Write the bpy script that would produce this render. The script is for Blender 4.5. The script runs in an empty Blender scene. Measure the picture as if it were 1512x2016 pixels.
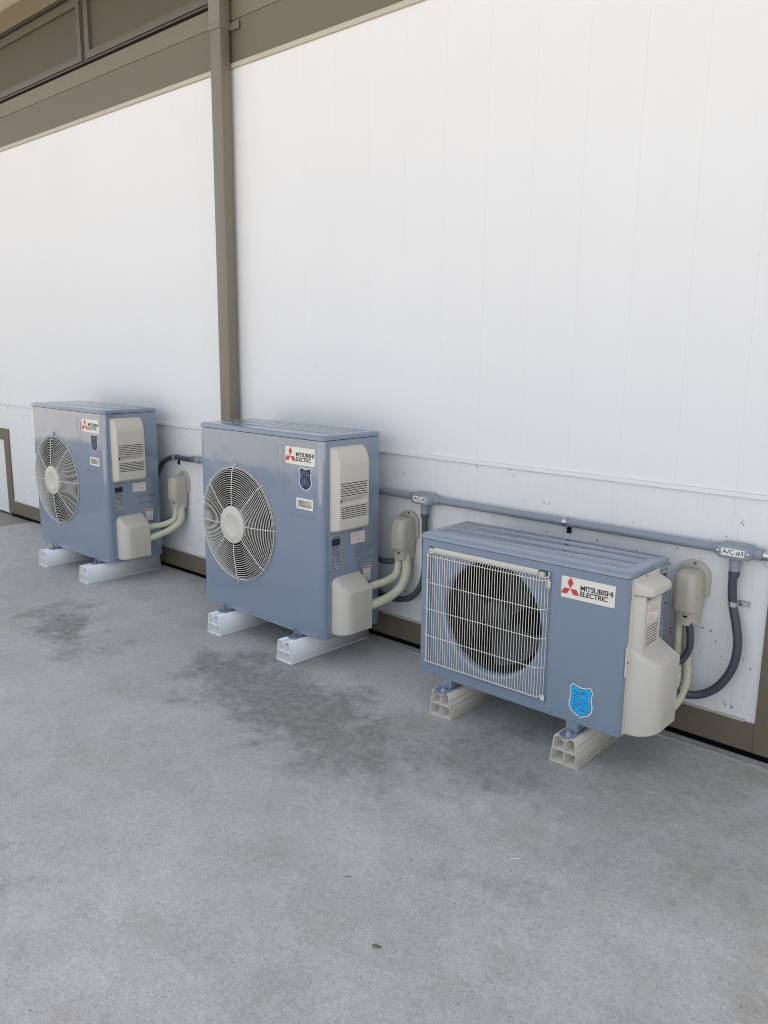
import bpy, bmesh, math, random
from mathutils import Vector, Matrix
random.seed(7)
PI = math.pi
S = bpy.context.scene
COL = S.collection

# ---------------------------------------------------------------- camera
YAW, PITCH, ROLL = -0.738, -0.1995, 0.0106
cam = bpy.data.cameras.new('camera')
cam_o = bpy.data.objects.new('camera', cam)
COL.objects.link(cam_o)
fw = Vector((math.sin(YAW)*math.cos(PITCH), math.cos(YAW)*math.cos(PITCH), math.sin(PITCH)))
rt = Vector((math.cos(YAW), -math.sin(YAW), 0))
up = rt.cross(fw)
r2 = rt*math.cos(ROLL) + up*math.sin(ROLL)
u2 = -rt*math.sin(ROLL) + up*math.cos(ROLL)
M = Matrix((r2, u2, -fw)).transposed().to_4x4()
M.translation = (1.8368, -2.6371, 1.3114)
cam_o.matrix_world = M
cam.sensor_fit = 'VERTICAL'
cam.sensor_height = 36
cam.sensor_width = 36
cam.lens = 36*1594.4/2016
cam.clip_start = 0.02
cam.clip_end = 500
S.camera = cam_o
S.render.resolution_x, S.render.resolution_y = 768, 1024

# ---------------------------------------------------------------- world, sun, exposure
SUN_EL, SUN_AZ = math.radians(49), math.radians(12)      # azimuth from +y towards +x: the sun stands behind the building
w = bpy.data.worlds.new('World'); S.world = w
w.use_nodes = True
nt = w.node_tree
for n in list(nt.nodes): nt.nodes.remove(n)
out = nt.nodes.new('ShaderNodeOutputWorld')
bg = nt.nodes.new('ShaderNodeBackground')
sky = nt.nodes.new('ShaderNodeTexSky')
sky.sky_type = 'NISHITA'
sky.sun_disc = False
sky.sun_elevation = SUN_EL
sky.sun_rotation = SUN_AZ
sky.air_density = 1.0
sky.dust_density = 3.0
sky.ozone_density = 1.0
hs = nt.nodes.new('ShaderNodeHueSaturation')
hs.inputs['Saturation'].default_value = 0.42
nt.links.new(sky.outputs[0], hs.inputs['Color'])
nt.links.new(hs.outputs[0], bg.inputs['Color'])
bg.inputs['Strength'].default_value = 0.13
nt.links.new(bg.outputs[0], out.inputs[0])

sun = bpy.data.lights.new('sun', 'SUN')
sun.energy = 5.0
sun.angle = math.radians(0.5)
sun.color = (1.0, 0.87, 0.72)
sun_o = bpy.data.objects.new('sun', sun)
COL.objects.link(sun_o)
sd = Vector((math.sin(SUN_AZ)*math.cos(SUN_EL), math.cos(SUN_AZ)*math.cos(SUN_EL), math.sin(SUN_EL)))
sun_o.rotation_euler = sd.to_track_quat('Z', 'Y').to_euler()
sun_o.location = sd*20

S.view_settings.view_transform = 'Standard'
S.view_settings.look = 'None'
S.view_settings.gamma = 1
S.view_settings.use_curve_mapping = False
S.view_settings.exposure = 1.53
S.cycles.filter_width = 1.0

# ---------------------------------------------------------------- materials
def new_mat(name):
    m = bpy.data.materials.new(name); m.use_nodes = True
    return m, m.node_tree, m.node_tree.nodes['Principled BSDF']
def nd(t, typ, **kw):
    n = t.nodes.new(typ)
    for k, v in kw.items():
        if k in n.inputs.keys(): n.inputs[k].default_value = v
        else: setattr(n, k, v)
    return n
def ramp(t, src, p0, p1, c0=(0, 0, 0, 1), c1=(1, 1, 1, 1)):
    r = t.nodes.new('ShaderNodeValToRGB')
    r.color_ramp.elements[0].position = p0; r.color_ramp.elements[1].position = p1
    r.color_ramp.elements[0].color = c0; r.color_ramp.elements[1].color = c1
    t.links.new(src, r.inputs[0]); return r.outputs[0]
def mix(t, fac, a, b, blend='MIX'):
    n = t.nodes.new('ShaderNodeMix'); n.data_type = 'RGBA'; n.blend_type = blend
    for i, v in ((0, fac), (6, a), (7, b)):
        if hasattr(v, 'node'): t.links.new(v, n.inputs[i])
        else: n.inputs[i].default_value = v if i == 0 else (v[0], v[1], v[2], 1)
    return n.outputs[2]
def math_n(t, op, a, b=None, c=None, clamp=False):
    n = t.nodes.new('ShaderNodeMath'); n.operation = op; n.use_clamp = clamp
    for i, v in enumerate((a, b, c)):
        if v is None: continue
        if hasattr(v, 'node'): t.links.new(v, n.inputs[i])
        else: n.inputs[i].default_value = v
    return n.outputs[0]
def noise(t, vec, scale, detail=4, rough=0.55, dist=0.0):
    n = nd(t, 'ShaderNodeTexNoise', Scale=scale, Detail=detail, Roughness=rough, Distortion=dist)
    if vec is not None: t.links.new(vec, n.inputs['Vector'])
    return n.outputs['Fac']
def pos(t, scale=(1, 1, 1), loc=(0, 0, 0)):
    g = t.nodes.new('ShaderNodeNewGeometry')
    m = t.nodes.new('ShaderNodeMapping')
    m.inputs['Scale'].default_value = scale; m.inputs['Location'].default_value = loc
    t.links.new(g.outputs['Position'], m.inputs['Vector']); return m.outputs[0]
def objc(t, scale=(1, 1, 1)):
    g = t.nodes.new('ShaderNodeTexCoord')
    m = t.nodes.new('ShaderNodeMapping'); m.inputs['Scale'].default_value = scale
    t.links.new(g.outputs['Object'], m.inputs['Vector']); return m.outputs[0]
def bump(t, bsdf, h, strength, dist=0.01):
    b = nd(t, 'ShaderNodeBump', Strength=strength, Distance=dist)
    t.links.new(h, b.inputs['Height']); t.links.new(b.outputs[0], bsdf.inputs['Normal'])

def simple(name, col, rough=0.5, metal=0.0, var=0.06, vscale=6, bscale=0, bstr=0.0, spec=0.5, bdist=.002, coat=0):
    m, t, b = new_mat(name)
    v = pos(t)
    n = noise(t, v, vscale, 5)
    d = tuple(c*(1-var) for c in col); l = tuple(min(1, c*(1+var)) for c in col)
    t.links.new(mix(t, n, d, l), b.inputs['Base Color'])
    t.links.new(math_n(t, 'MULTIPLY_ADD', n, 0.12, rough-0.06), b.inputs['Roughness'])
    b.inputs['Metallic'].default_value = metal
    b.inputs['Specular IOR Level'].default_value = spec
    if coat:
        b.inputs['Coat Weight'].default_value = coat; b.inputs['Coat Roughness'].default_value = .06
    if bstr: bump(t, b, noise(t, v, bscale, 3), bstr, bdist)
    return m

# blue enamel: thin glossy paint over slightly wavy sheet steel
def make_blue(name, col, wav=.05, dirt=.14, coat=.8, rough=.05, rvar=.10):
    m, t, b = new_mat(name)
    v = pos(t)
    n = noise(t, v, 3, 4)
    d = noise(t, pos(t, (1, 1, .25)), 14, 6, .7)
    c = mix(t, n, tuple(x*.96 for x in col), tuple(x*1.04 for x in col))
    c = mix(t, math_n(t, 'MULTIPLY', ramp(t, d, .55, .8), dirt), c, (.42, .43, .43))
    t.links.new(c, b.inputs['Base Color'])
    t.links.new(math_n(t, 'MULTIPLY_ADD', d, rvar, rough), b.inputs['Roughness'])
    b.inputs['Specular IOR Level'].default_value = .55
    b.inputs['Coat Weight'].default_value = coat; b.inputs['Coat Roughness'].default_value = .045; b.inputs['Coat IOR'].default_value = 1.6
    h = math_n(t, 'ADD', math_n(t, 'MULTIPLY', noise(t, v, 4.5, 2), 1.0), math_n(t, 'MULTIPLY', noise(t, v, 420, 2), .004))
    bump(t, b, h, wav, .12)
    return m
BLUE = make_blue('blue_enamel', (.205, .257, .335))
BLUE_T = make_blue('blue_lid_enamel', (.205, .257, .335), .0, .02, .5, .24, .01)
BEIGE = simple('beige_plastic', (.60, .565, .49), .45, var=.03, bscale=700, bstr=.25, bdist=.0006)
BEIGE_D = simple('beige_duct_plastic', (.485, .45, .375), .28, var=.05, bscale=5, bstr=.02)
CREAM = simple('cream_insulation', (.64, .61, .46), .5, var=.10, vscale=14, bscale=300, bstr=.25)
WIRE = simple('cream_wire', (.80, .77, .70), .4, var=.03)
HUBM = simple('fan_hub_plastic', (.60, .57, .51), .5, var=.03)
WHITEP = simple('white_pvc', (.84, .85, .85), .42, var=.05, vscale=9)
BEIGEP = simple('beige_pvc', (.58, .535, .46), .5, var=.08, vscale=9)
CONDUIT = simple('grey_pvc_conduit', (.26, .29, .34), .38, var=.06)
HOSE = simple('dark_flexible_conduit', (.055, .065, .085), .42, var=.12, vscale=18)
STEEL = simple('zinc_steel', (.55, .56, .57), .28, 1.0, var=.1, vscale=30)
BLACK = simple('black_void', (.006, .006, .007), .9, var=.1)  # near-black, also colours in the shade of recesses and hollow parts
DARK = simple('dark_fan_plastic', (.014, .014, .017), .5, var=.15)
SHROUD = simple('shroud_plastic', (.16, .18, .23), .4, var=.1)
LABELW = simple('label_white', (.80, .79, .76), .4, var=.02)
LOGOC = simple('logo_cream', (.78, .745, .66), .4, var=.02)
INK = simple('black_ink', (.02, .02, .022), .5, var=.1)
RED = simple('logo_red', (.56, .05, .06), .4, var=.03)
PINK = simple('pink_ink', (.65, .25, .27), .5, var=.05)
SILVER = simple('silver_label', (.33, .37, .42), .35, var=.04)
SKYBLUE = simple('bright_blue_sticker', (.025, .40, .77), .35, var=.03)
NAVY = simple('navy_sticker', (.008, .015, .045), .35, var=.05)
NAVYINK = simple('sticker_ink', (.005, .07, .22), .5, var=.05)
PALEINK = simple('pale_ink', (.16, .27, .40), .5, var=.05)
GLASS = simple('brown_pane', (.105, .092, .068), .55, var=.12, vscale=2, spec=.25)  # one even dull brown for all the panes
SASH = simple('dark_bronze_sash', (.075, .065, .050), .4, var=.1)
CREAMS = simple('cream_soffit_paint', (.72, .66, .50), .6, var=.05)

def make_brown(name, col, rough=.55, dirt=.35):
    m, t, b = new_mat(name)
    v = pos(t)
    n = noise(t, pos(t, (1, 1, 1)), 5, 6, .65)
    sp = noise(t, v, 60, 4, .7)
    c = mix(t, n, tuple(x*.88 for x in col), tuple(x*1.10 for x in col))
    c = mix(t, math_n(t, 'MULTIPLY', ramp(t, sp, .62, .72), dirt), c, (.30, .26, .20))
    t.links.new(c, b.inputs['Base Color'])
    b.inputs['Roughness'].default_value = rough
    bump(t, b, noise(t, pos(t, (4, 40, 40)), 8, 4), .15, .004)
    return m
BROWN = make_brown('taupe_paint', (.155, .128, .088))
BROWN2 = make_brown('taupe_lighter', (.185, .155, .108), .5, .1)  # same taupe, slightly lighter
PIPEB = make_brown('taupe_pipe_paint', (.20, .172, .132), .42, .05)
TRIMC = make_brown('pale_trim_paint', (.50, .45, .37), .6, .2)

def make_wall(name, grain, chips):
    m, t, b = new_mat(name)
    v = pos(t)
    col = (.80, .795, .785)
    n = noise(t, v, 1.3, 5, .6)
    c = mix(t, n, tuple(x*.945 for x in col), tuple(min(.84, x*1.02) for x in col))
    # faint scuffs running down the boards
    st = noise(t, pos(t, (30, 30, 1.2)), 1.0, 6, .7)
    c = mix(t, math_n(t, 'MULTIPLY', ramp(t, st, .60, .78), .10+.12*chips), c, (.50, .49, .47))
    gr = noise(t, pos(t, (170, 170, 2.2)), 1.0, 4, .65)
    if chips:
        c = mix(t, math_n(t, 'MULTIPLY', ramp(t, gr, .56, .72), .24), c, (.46, .45, .43))
        vo = nd(t, 'ShaderNodeTexVoronoi', Scale=1.0, Randomness=1.0)
        wv = nd(t, 'ShaderNodeVectorMath', operation='ADD')
        nv = nd(t, 'ShaderNodeTexNoise', Scale=110.0, Detail=3.0)
        t.links.new(v, nv.inputs['Vector'])
        sc = nd(t, 'ShaderNodeVectorMath', operation='SCALE'); sc.inputs['Scale'].default_value = .030
        t.links.new(nv.outputs['Color'], sc.inputs[0])
        t.links.new(v, wv.inputs[0]); t.links.new(sc.outputs[0], wv.inputs[1])
        mp = nd(t, 'ShaderNodeMapping'); mp.inputs['Scale'].default_value = (44, 1, 34)
        t.links.new(wv.outputs[0], mp.inputs['Vector'])
        t.links.new(mp.outputs[0], vo.inputs['Vector'])
        rnd = nd(t, 'ShaderNodeSeparateColor'); t.links.new(vo.outputs['Color'], rnd.inputs[0])
        size = math_n(t, 'MULTIPLY_ADD', rnd.outputs[0], .34, -.16, clamp=True)     # half of the cells carry no chip
        hit = math_n(t, 'LESS_THAN', vo.outputs['Distance'], size)
        clus = ramp(t, noise(t, v, 4.2, 3), .40, .50)
        sel = math_n(t, 'MULTIPLY', math_n(t, 'MULTIPLY', hit, clus), .9)
        sp = t.nodes.new('ShaderNodeSeparateXYZ'); t.links.new(v, sp.inputs[0])
        low = math_n(t, 'MULTIPLY', math_n(t, 'SUBTRACT', .34, sp.outputs[2], clamp=True), 3.6, clamp=True)
        spl = math_n(t, 'MULTIPLY', low, ramp(t, noise(t, v, 38, 6, .75), .50, .72))
        c = mix(t, math_n(t, 'MULTIPLY', spl, .42), c, (.34, .31, .27))
        c = mix(t, sel, c, (.12, .11, .10))
    else:
        vo = nd(t, 'ShaderNodeTexVoronoi', Scale=9.0, Randomness=1.0)
        t.links.new(v, vo.inputs['Vector'])
        rnd = nd(t, 'ShaderNodeSeparateColor'); t.links.new(vo.outputs['Color'], rnd.inputs[0])
        size = math_n(t, 'MULTIPLY_ADD', rnd.outputs[0], .16, -.135, clamp=True)
        sel = math_n(t, 'MULTIPLY', math_n(t, 'LESS_THAN', vo.outputs['Distance'], size), .7)
        c = mix(t, sel, c, (.2, .19, .18))
    t.links.new(c, b.inputs['Base Color'])
    b.inputs['Roughness'].default_value = .55
    b.inputs['Specular IOR Level'].default_value = .3
    bump(t, b, math_n(t, 'ADD', gr, math_n(t, 'MULTIPLY', noise(t, v, 160, 3), .5)), grain, .004)
    return m
WALL_U = make_wall('white_board_paint', .10, 0)
WALL_L = make_wall('white_rough_board_paint', .45, 1)

def make_concrete(name, stains=True, base=(.500, .492, .470)):
    m, t, b = new_mat(name)
    v = pos(t)
    big = noise(t, v, 1.1, 6, .62)
    mid = noise(t, v, 6, 6, .65, .3)
    fine = noise(t, v, 70, 5, .7)
    grit = noise(t, v, 210, 3, .6)
    c = mix(t, ramp(t, big, .3, .72), tuple(x*.88 for x in base), tuple(x*1.10 for x in base))
    c = mix(t, math_n(t, 'MULTIPLY', ramp(t, mid, .42, .68), .34), c, (.33, .30, .255))
    c = mix(t, math_n(t, 'MULTIPLY', ramp(t, noise(t, pos(t, (1, 1, 1), (7, 3, 0)), 2.2, 5, .6), .52, .70), .35), c, (.44, .44, .45))
    c = mix(t, math_n(t, 'MULTIPLY', ramp(t, noise(t, pos(t, (1, 1, 1), (2, 9, 0)), 3.1, 5, .6), .54, .68), .42), c, (.36, .305, .24))
    speck = noise(t, v, 24, 5, .7)
    c = mix(t, .16, c, ramp(t, speck, .34, .66, (.26, .26, .26, 1), (.74, .74, .74, 1)), 'OVERLAY')
    c = mix(t, .22, c, ramp(t, fine, .34, .66, (.24, .24, .24, 1), (.76, .76, .76, 1)), 'OVERLAY')
    c = mix(t, .30, c, ramp(t, grit, .34, .66, (.24, .24, .24, 1), (.76, .76, .76, 1)), 'OVERLAY')
    if stains:
        sep = t.nodes.new('ShaderNodeSeparateXYZ'); t.links.new(v, sep.inputs[0])
        wx = math_n(t, 'MULTIPLY_ADD', math_n(t, 'SUBTRACT', noise(t, v, 3.5, 8, .72), .5), 1.1, sep.outputs[0])
        wy = math_n(t, 'MULTIPLY_ADD', math_n(t, 'SUBTRACT', noise(t, pos(t, (1, 1, 1), (5, 5, 5)), 3.5, 8, .72), .5), 1.1, sep.outputs[1])
        tot = None
        for (cx, cy, rx, ry, s, rot) in ((-1.72, -.95, .42, .15, .75, -.35), (-.25, -.78, .55, .28, 1.0, -.25), (-.72, -.72, .25, .22, .7, 0), (.50, -.62, .5, .22, .48, 0), (1.05, -.50, .5, .40, .34, 0),
                                  (.90, -1.15, .20, .09, .26, .4), (-.1, -1.95, .14, .06, .5, 0)):
            ca, sa = math.cos(rot), math.sin(rot)
            dx = math_n(t, 'SUBTRACT', wx, cx); dy = math_n(t, 'SUBTRACT', wy, cy)
            ex = math_n(t, 'ADD', math_n(t, 'MULTIPLY', dx, ca/rx), math_n(t, 'MULTIPLY', dy, sa/rx))
            ey = math_n(t, 'ADD', math_n(t, 'MULTIPLY', dx, -sa/ry), math_n(t, 'MULTIPLY', dy, ca/ry))
            d = math_n(t, 'SQRT', math_n(t, 'ADD', math_n(t, 'MULTIPLY', ex, ex), math_n(t, 'MULTIPLY', ey, ey)))
            f = math_n(t, 'MULTIPLY', math_n(t, 'SUBTRACT', 1.25, d, clamp=True), s*1.8, clamp=True)
            tot = f if tot is None else math_n(t, 'MAXIMUM', tot, f)
        brk = ramp(t, noise(t, v, 30, 6, .75), .34, .62, (.44, .44, .44, 1))
        tot = math_n(t, 'MULTIPLY', tot, brk)
        c = mix(t, math_n(t, 'MULTIPLY', tot, .80), c, mix(t, big, (.148, .163, .136), (.172, .162, .138)))
    # pits and specks
    vo = nd(t, 'ShaderNodeTexVoronoi', Scale=42.0, Randomness=1.0)
    t.links.new(v, vo.inputs['Vector'])
    rnd = nd(t, 'ShaderNodeSeparateColor'); t.links.new(vo.outputs['Color'], rnd.inputs[0])
    size = math_n(t, 'MULTIPLY_ADD', rnd.outputs[0], .7, -.52, clamp=True)
    pit = math_n(t, 'LESS_THAN', vo.outputs['Distance'], size)
    c = mix(t, math_n(t, 'MULTIPLY', pit, .35), c, (.10, .095, .09))
    size2 = math_n(t, 'MULTIPLY_ADD', rnd.outputs[1], .7, -.55, clamp=True)
    c = mix(t, math_n(t, 'MULTIPLY', math_n(t, 'LESS_THAN', vo.outputs['Distance'], size2), .4), c, (.6, .6, .6))
    t.links.new(c, b.inputs['Base Color'])
    t.links.new(math_n(t, 'MULTIPLY_ADD', mid, .25, .55), b.inputs['Roughness'])
    b.inputs['Specular IOR Level'].default_value = .35
    h = math_n(t, 'ADD', math_n(t, 'MULTIPLY', fine, .7), math_n(t, 'ADD', math_n(t, 'MULTIPLY', mid, 1.2), math_n(t, 'MULTIPLY', grit, .25)))
    h = math_n(t, 'SUBTRACT', h, math_n(t, 'MULTIPLY', pit, .35))
    bump(t, b, h, .45, .006)
    return m
CONC = make_concrete('weathered_concrete')
CONC2 = make_concrete('brown_concrete', False, (.30, .275, .23))

# ---------------------------------------------------------------- mesh helpers
def link(name, bm, mat, parent=None, ang=35, loc=None, label=None, smooth=True):
    me = bpy.data.meshes.new(name)
    bmesh.ops.recalc_face_normals(bm, faces=bm.faces)
    bm.to_mesh(me); bm.free()
    if smooth:
        for p in me.polygons: p.use_smooth = True
        me.set_sharp_from_angle(angle=math.radians(ang))
    me.materials.append(mat)
    return link_me(name, me, parent, loc, label)
def link_me(name, me, parent=None, loc=None, label=None):
    o = bpy.data.objects.new(name, me)
    COL.objects.link(o)
    if parent is not None: o.parent = parent
    if loc is not None: o.location = loc
    if label: o['label'] = label
    return o
def tag(o, label, cat, group=None):
    o['label'] = label; o['category'] = cat
    if group: o['group'] = group
    return o
def thing(name, label, cat, loc=(0, 0, 0), rz=0, group=None):
    o = bpy.data.objects.new(name, None); COL.objects.link(o)
    o.empty_display_size = .1
    o.location = loc; o.rotation_euler = (0, 0, rz)
    return tag(o, label, cat, group)
def copy_tree(o, parent=None):
    c = o.copy(); COL.objects.link(c)
    if parent is not None: c.parent = parent
    for ch in list(o.children): copy_tree(ch, c)
    return c
def box(bm, x0, x1, y0, y1, z0, z1, bev=0, seg=2):
    vs = [bm.verts.new((x, y, z)) for x in (x0, x1) for y in (y0, y1) for z in (z0, z1)]
    idx = ((0, 1, 3, 2), (4, 6, 7, 5), (0, 4, 5, 1), (2, 3, 7, 6), (0, 2, 6, 4), (1, 5, 7, 3))
    fs = [bm.faces.new([vs[i] for i in f]) for f in idx]
    if bev:
        es = list({e for f in fs for e in f.edges})
        bmesh.ops.bevel(bm, geom=es, offset=bev, segments=seg, profile=.5, affect='EDGES')
def boxo(name, mat, parent, x0, x1, y0, y1, z0, z1, bev=0, seg=2, **kw):
    bm = bmesh.new(); box(bm, x0, x1, y0, y1, z0, z1, bev, seg)
    return link(name, bm, mat, parent, **kw)
def loft(bm, rings, cap0=True, cap1=True, closed=True):
    V = [[bm.verts.new(p) for p in r] for r in rings]
    n = len(V[0])
    for a, b in zip(V, V[1:]):
        for i in range(n if closed else n-1):
            bm.faces.new((a[i], a[(i+1) % n], b[(i+1) % n], b[i]))
    if cap0: bm.faces.new(V[0][::-1])
    if cap1: bm.faces.new(V[-1])
    return V
def rr(a0, a1, b0, b1, r, n=5):
    """rounded rectangle, counter-clockwise"""
    if not isinstance(r, (tuple, list)): r = (r,)*4
    P = []
    for (ca, cb, st, q) in ((a1, b0, -90, r[0]), (a1, b1, 0, r[1]), (a0, b1, 90, r[2]), (a0, b0, 180, r[3])):
        sa = -1 if ca == a1 else 1; sb = 1 if cb == b0 else -1
        cx, cy = ca + sa*q, cb + sb*q
        for i in range(n):
            t = math.radians(st + 90*i/(n-1))
            P.append((cx + q*math.cos(t), cy + q*math.sin(t)))
    return P
def circ(cx, cy, r, n=48):
    return [(cx + r*math.cos(2*PI*i/n), cy + r*math.sin(2*PI*i/n)) for i in range(n)]
def smooth_path(P, n=8, closed=False):
    P = [Vector(p) for p in P]; out = []
    N = len(P)
    for i in range(N if closed else N-1):
        if closed: p0, p1, p2, p3 = P[i-1], P[i], P[(i+1) % N], P[(i+2) % N]
        else: p0, p1, p2, p3 = P[max(i-1, 0)], P[i], P[i+1], P[min(i+2, N-1)]
        for k in range(n):
            t = k/n
            out.append(.5*((2*p1) + (p2-p0)*t + (2*p0-5*p1+4*p2-p3)*t*t + (3*p1-p0-3*p2+p3)*t**3))
    if not closed: out.append(P[-1])
    return out
def tube(bm, pts, r, sides=8, closed=False, cap=True):
    pts = [Vector(p) for p in pts]; n = len(pts)
    rad = r if isinstance(r, (list, tuple)) else [r]*n
    T = []
    for i in range(n):
        a = pts[i-1] if (closed or i > 0) else pts[i]
        b = pts[(i+1) % n] if (closed or i < n-1) else pts[i]
        T.append((b-a).normalized())
    ref = Vector((0, 0, 1)) if abs(T[0].z) < .9 else Vector((1, 0, 0))
    u = (ref - T[0]*ref.dot(T[0])).normalized()
    rings = []
    for i in range(n):
        u = (u - T[i]*u.dot(T[i])).normalized(); v = T[i].cross(u)
        rings.append([bm.verts.new(pts[i] + (u*math.cos(2*PI*k/sides) + v*math.sin(2*PI*k/sides))*rad[i]) for k in range(sides)])
    for i in range(n if closed else n-1):
        a, b = rings[i], rings[(i+1) % n]
        for k in range(sides): bm.faces.new((a[k], a[(k+1) % sides], b[(k+1) % sides], b[k]))
    if cap and not closed:
        bm.faces.new(rings[0][::-1]); bm.faces.new(rings[-1])
def tubeo(name, mat, parent, pts, r, sides=8, closed=False, **kw):
    bm = bmesh.new(); tube(bm, pts, r, sides, closed)
    return link(name, bm, mat, parent, ang=50, **kw)
FRONT = Matrix(((1, 0, 0, 0), (0, 0, 1, 0), (0, 1, 0, 0), (0, 0, 0, 1)))      # (a,b,d) -> x=a, z=b, y=d
SIDE = Matrix(((0, 0, 1, 0), (1, 0, 0, 0), (0, 1, 0, 0), (0, 0, 0, 1)))       # (a,b,d) -> y=a, z=b, x=d
FLAT = Matrix.Identity(4)                                                     # (a,b,d) -> x=a, y=b, z=d
def plate_bm(loops, d0, d1, mtx, bev=0):
    """filled outline with holes, d0..d1 thick"""
    cu = bpy.data.curves.new('outline', 'CURVE'); cu.dimensions = '2D'; cu.fill_mode = 'BOTH'
    for L in loops:
        s = cu.splines.new('POLY'); s.points.add(len(L)-1); s.use_cyclic_u = True
        for p, q in zip(s.points, L): p.co = (q[0], q[1], 0, 1)
    cu.extrude = abs(d1-d0)/2 - bev
    if bev: cu.bevel_depth = bev; cu.bevel_resolution = 1; cu.offset = -bev
    o = bpy.data.objects.new('outline', cu); COL.objects.link(o)
    dg = bpy.context.evaluated_depsgraph_get(); dg.update()
    me = bpy.data.meshes.new_from_object(o.evaluated_get(dg))
    bm = bmesh.new(); bm.from_mesh(me)
    bpy.data.objects.remove(o); bpy.data.curves.remove(cu); bpy.data.meshes.remove(me)
    bmesh.ops.remove_doubles(bm, verts=bm.verts, dist=1e-6)
    bmesh.ops.translate(bm, verts=bm.verts, vec=(0, 0, (d0+d1)/2))
    bmesh.ops.transform(bm, matrix=mtx, verts=bm.verts)
    return bm
def plateo(name, mat, parent, loops, d0, d1, mtx, bev=0, **kw):
    return link(name, plate_bm(loops, d0, d1, mtx, bev), mat, parent, **kw)
def join(bm, other):
    me = bpy.data.meshes.new('tmp'); other.to_mesh(me); other.free(); bm.from_mesh(me); bpy.data.meshes.remove(me)
def text_bm(txt, x0, x1, z0, z1, d, mtx, bold=.012):
    cu = bpy.data.curves.new('text', 'FONT'); cu.body = txt; cu.size = 1; cu.extrude = .004; cu.offset = bold; cu.space_character = .93
    cu.resolution_u = 3
    o = bpy.data.objects.new('text', cu); COL.objects.link(o)
    dg = bpy.context.evaluated_depsgraph_get(); dg.update()
    me = bpy.data.meshes.new_from_object(o.evaluated_get(dg))
    bm = bmesh.new(); bm.from_mesh(me)
    bpy.data.objects.remove(o); bpy.data.curves.remove(cu); bpy.data.meshes.remove(me)
    xs = [v.co.x for v in bm.verts]; ys = [v.co.y for v in bm.verts]
    ax, bx, ay, by = min(xs), max(xs), min(ys), max(ys)
    for v in bm.verts:
        v.co = (x0+(v.co.x-ax)/(bx-ax)*(x1-x0), z0+(v.co.y-ay)/(by-ay)*(z1-z0), d + (v.co.z)*.05)
    bmesh.ops.transform(bm, matrix=mtx, verts=bm.verts)
    return bm
def bars(mtx, d0, d1, rects):
    bm = bmesh.new()
    for (a0, a1, b0, b1) in rects: box(bm, a0, a1, b0, b1, min(d0, d1), max(d0, d1))
    bmesh.ops.transform(bm, matrix=mtx, verts=bm.verts)
    return bm
def print_lines(a0, a1, b0, b1, n, fill=.5, seed=1):
    """rows of broken strokes standing for print too small to read"""
    R = random.Random(seed); out = []
    h = (b1-b0)/n
    for i in range(n):
        z = b1 - (i+.5)*h; x = a0
        while x < a1-.002:
            l = min(R.uniform(.004, .014), a1-x)
            if R.random() < .85: out.append((x, x+l, z-h*fill/2, z+h*fill/2))
            x += l + R.uniform(.0015, .003)
            if R.random() < .04: break
    return out

# ---------------------------------------------------------------- ground
bm = bmesh.new()
vs = [bm.verts.new(p) for p in ((-90, -90, -.006), (90, -90, -.006), (90, 60, -.006), (-90, 60, -.006))]
bm.faces.new(vs)
g = link('ground', bm, CONC2); g['kind'] = 'structure'
bm = bmesh.new()
vs = [bm.verts.new(p) for p in ((-4.144, -40, 0), (40, -40, 0), (40, -.001, 0), (-4.144, -.001, 0))]
bm.faces.new(vs)
vs = [bm.verts.new(p) for p in ((-4.144, -40, 0), (-4.144, -.001, 0), (-4.144, -.001, -.02), (-4.144, -40, -.02))]
bm.faces.new(vs)
g = link('concrete_slab', bm, CONC, smooth=False); g['kind'] = 'structure'

# ragged mortar lip a hand's breadth from the wall
R = random.Random(3)
bm = bmesh.new()
prev = None
xs = -.35
while xs < 2.3:
    wv = R.uniform(.006, .016); y = -.048 + R.uniform(-.005, .005)
    ring = [bm.verts.new((xs, y-wv, 0.0005)), bm.verts.new((xs, y-wv*.4, R.uniform(.003, .007))), bm.verts.new((xs, y+wv*.5, R.uniform(.002, .006))), bm.verts.new((xs, y+wv*1.6, .0005))]
    if prev:
        for a in range(3): bm.faces.new((prev[a], prev[a+1], ring[a+1], ring[a]))
    prev = ring; xs += R.uniform(.012, .035)
g = link('mortar_lip', bm, make_concrete('mortar', False, (.42, .40, .37)), ang=60); g['kind'] = 'structure'

# ---------------------------------------------------------------- building
bld = thing('building', 'long white boarded building with taupe trim, high windows and an eave', 'building', (0, 0, 0))
boxo('wall_core', BROWN, bld, -9, 6, .15, 7, -.02, 3.44)
boxo('sheathing', WALL_U, bld, -9, 6, .0016, .149, .03, 2.64)
PITCHB = .2027
def board(x0, x1, z0, z1, mat, yf=0):
    key = (round(x1-x0, 4), round(z1-z0, 4), mat.name)
    me = BOARDS.get(key)
    if me is None:
        bm = bmesh.new(); box(bm, 0, x1-x0, 0, .0014, 0, z1-z0, .0003, 1)
        me = bpy.data.meshes.new('board'); bmesh.ops.recalc_face_normals(bm, faces=bm.faces); bm.to_mesh(me); bm.free(); me.materials.append(mat); BOARDS[key] = me
    # boards that were nailed up by hand: each a hair proud or shy of its neighbours
    return link_me('board', me, bld, (x0, yf + random.uniform(-.0002, .0), z0))
BOARDS = {}
k0 = -26
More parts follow.
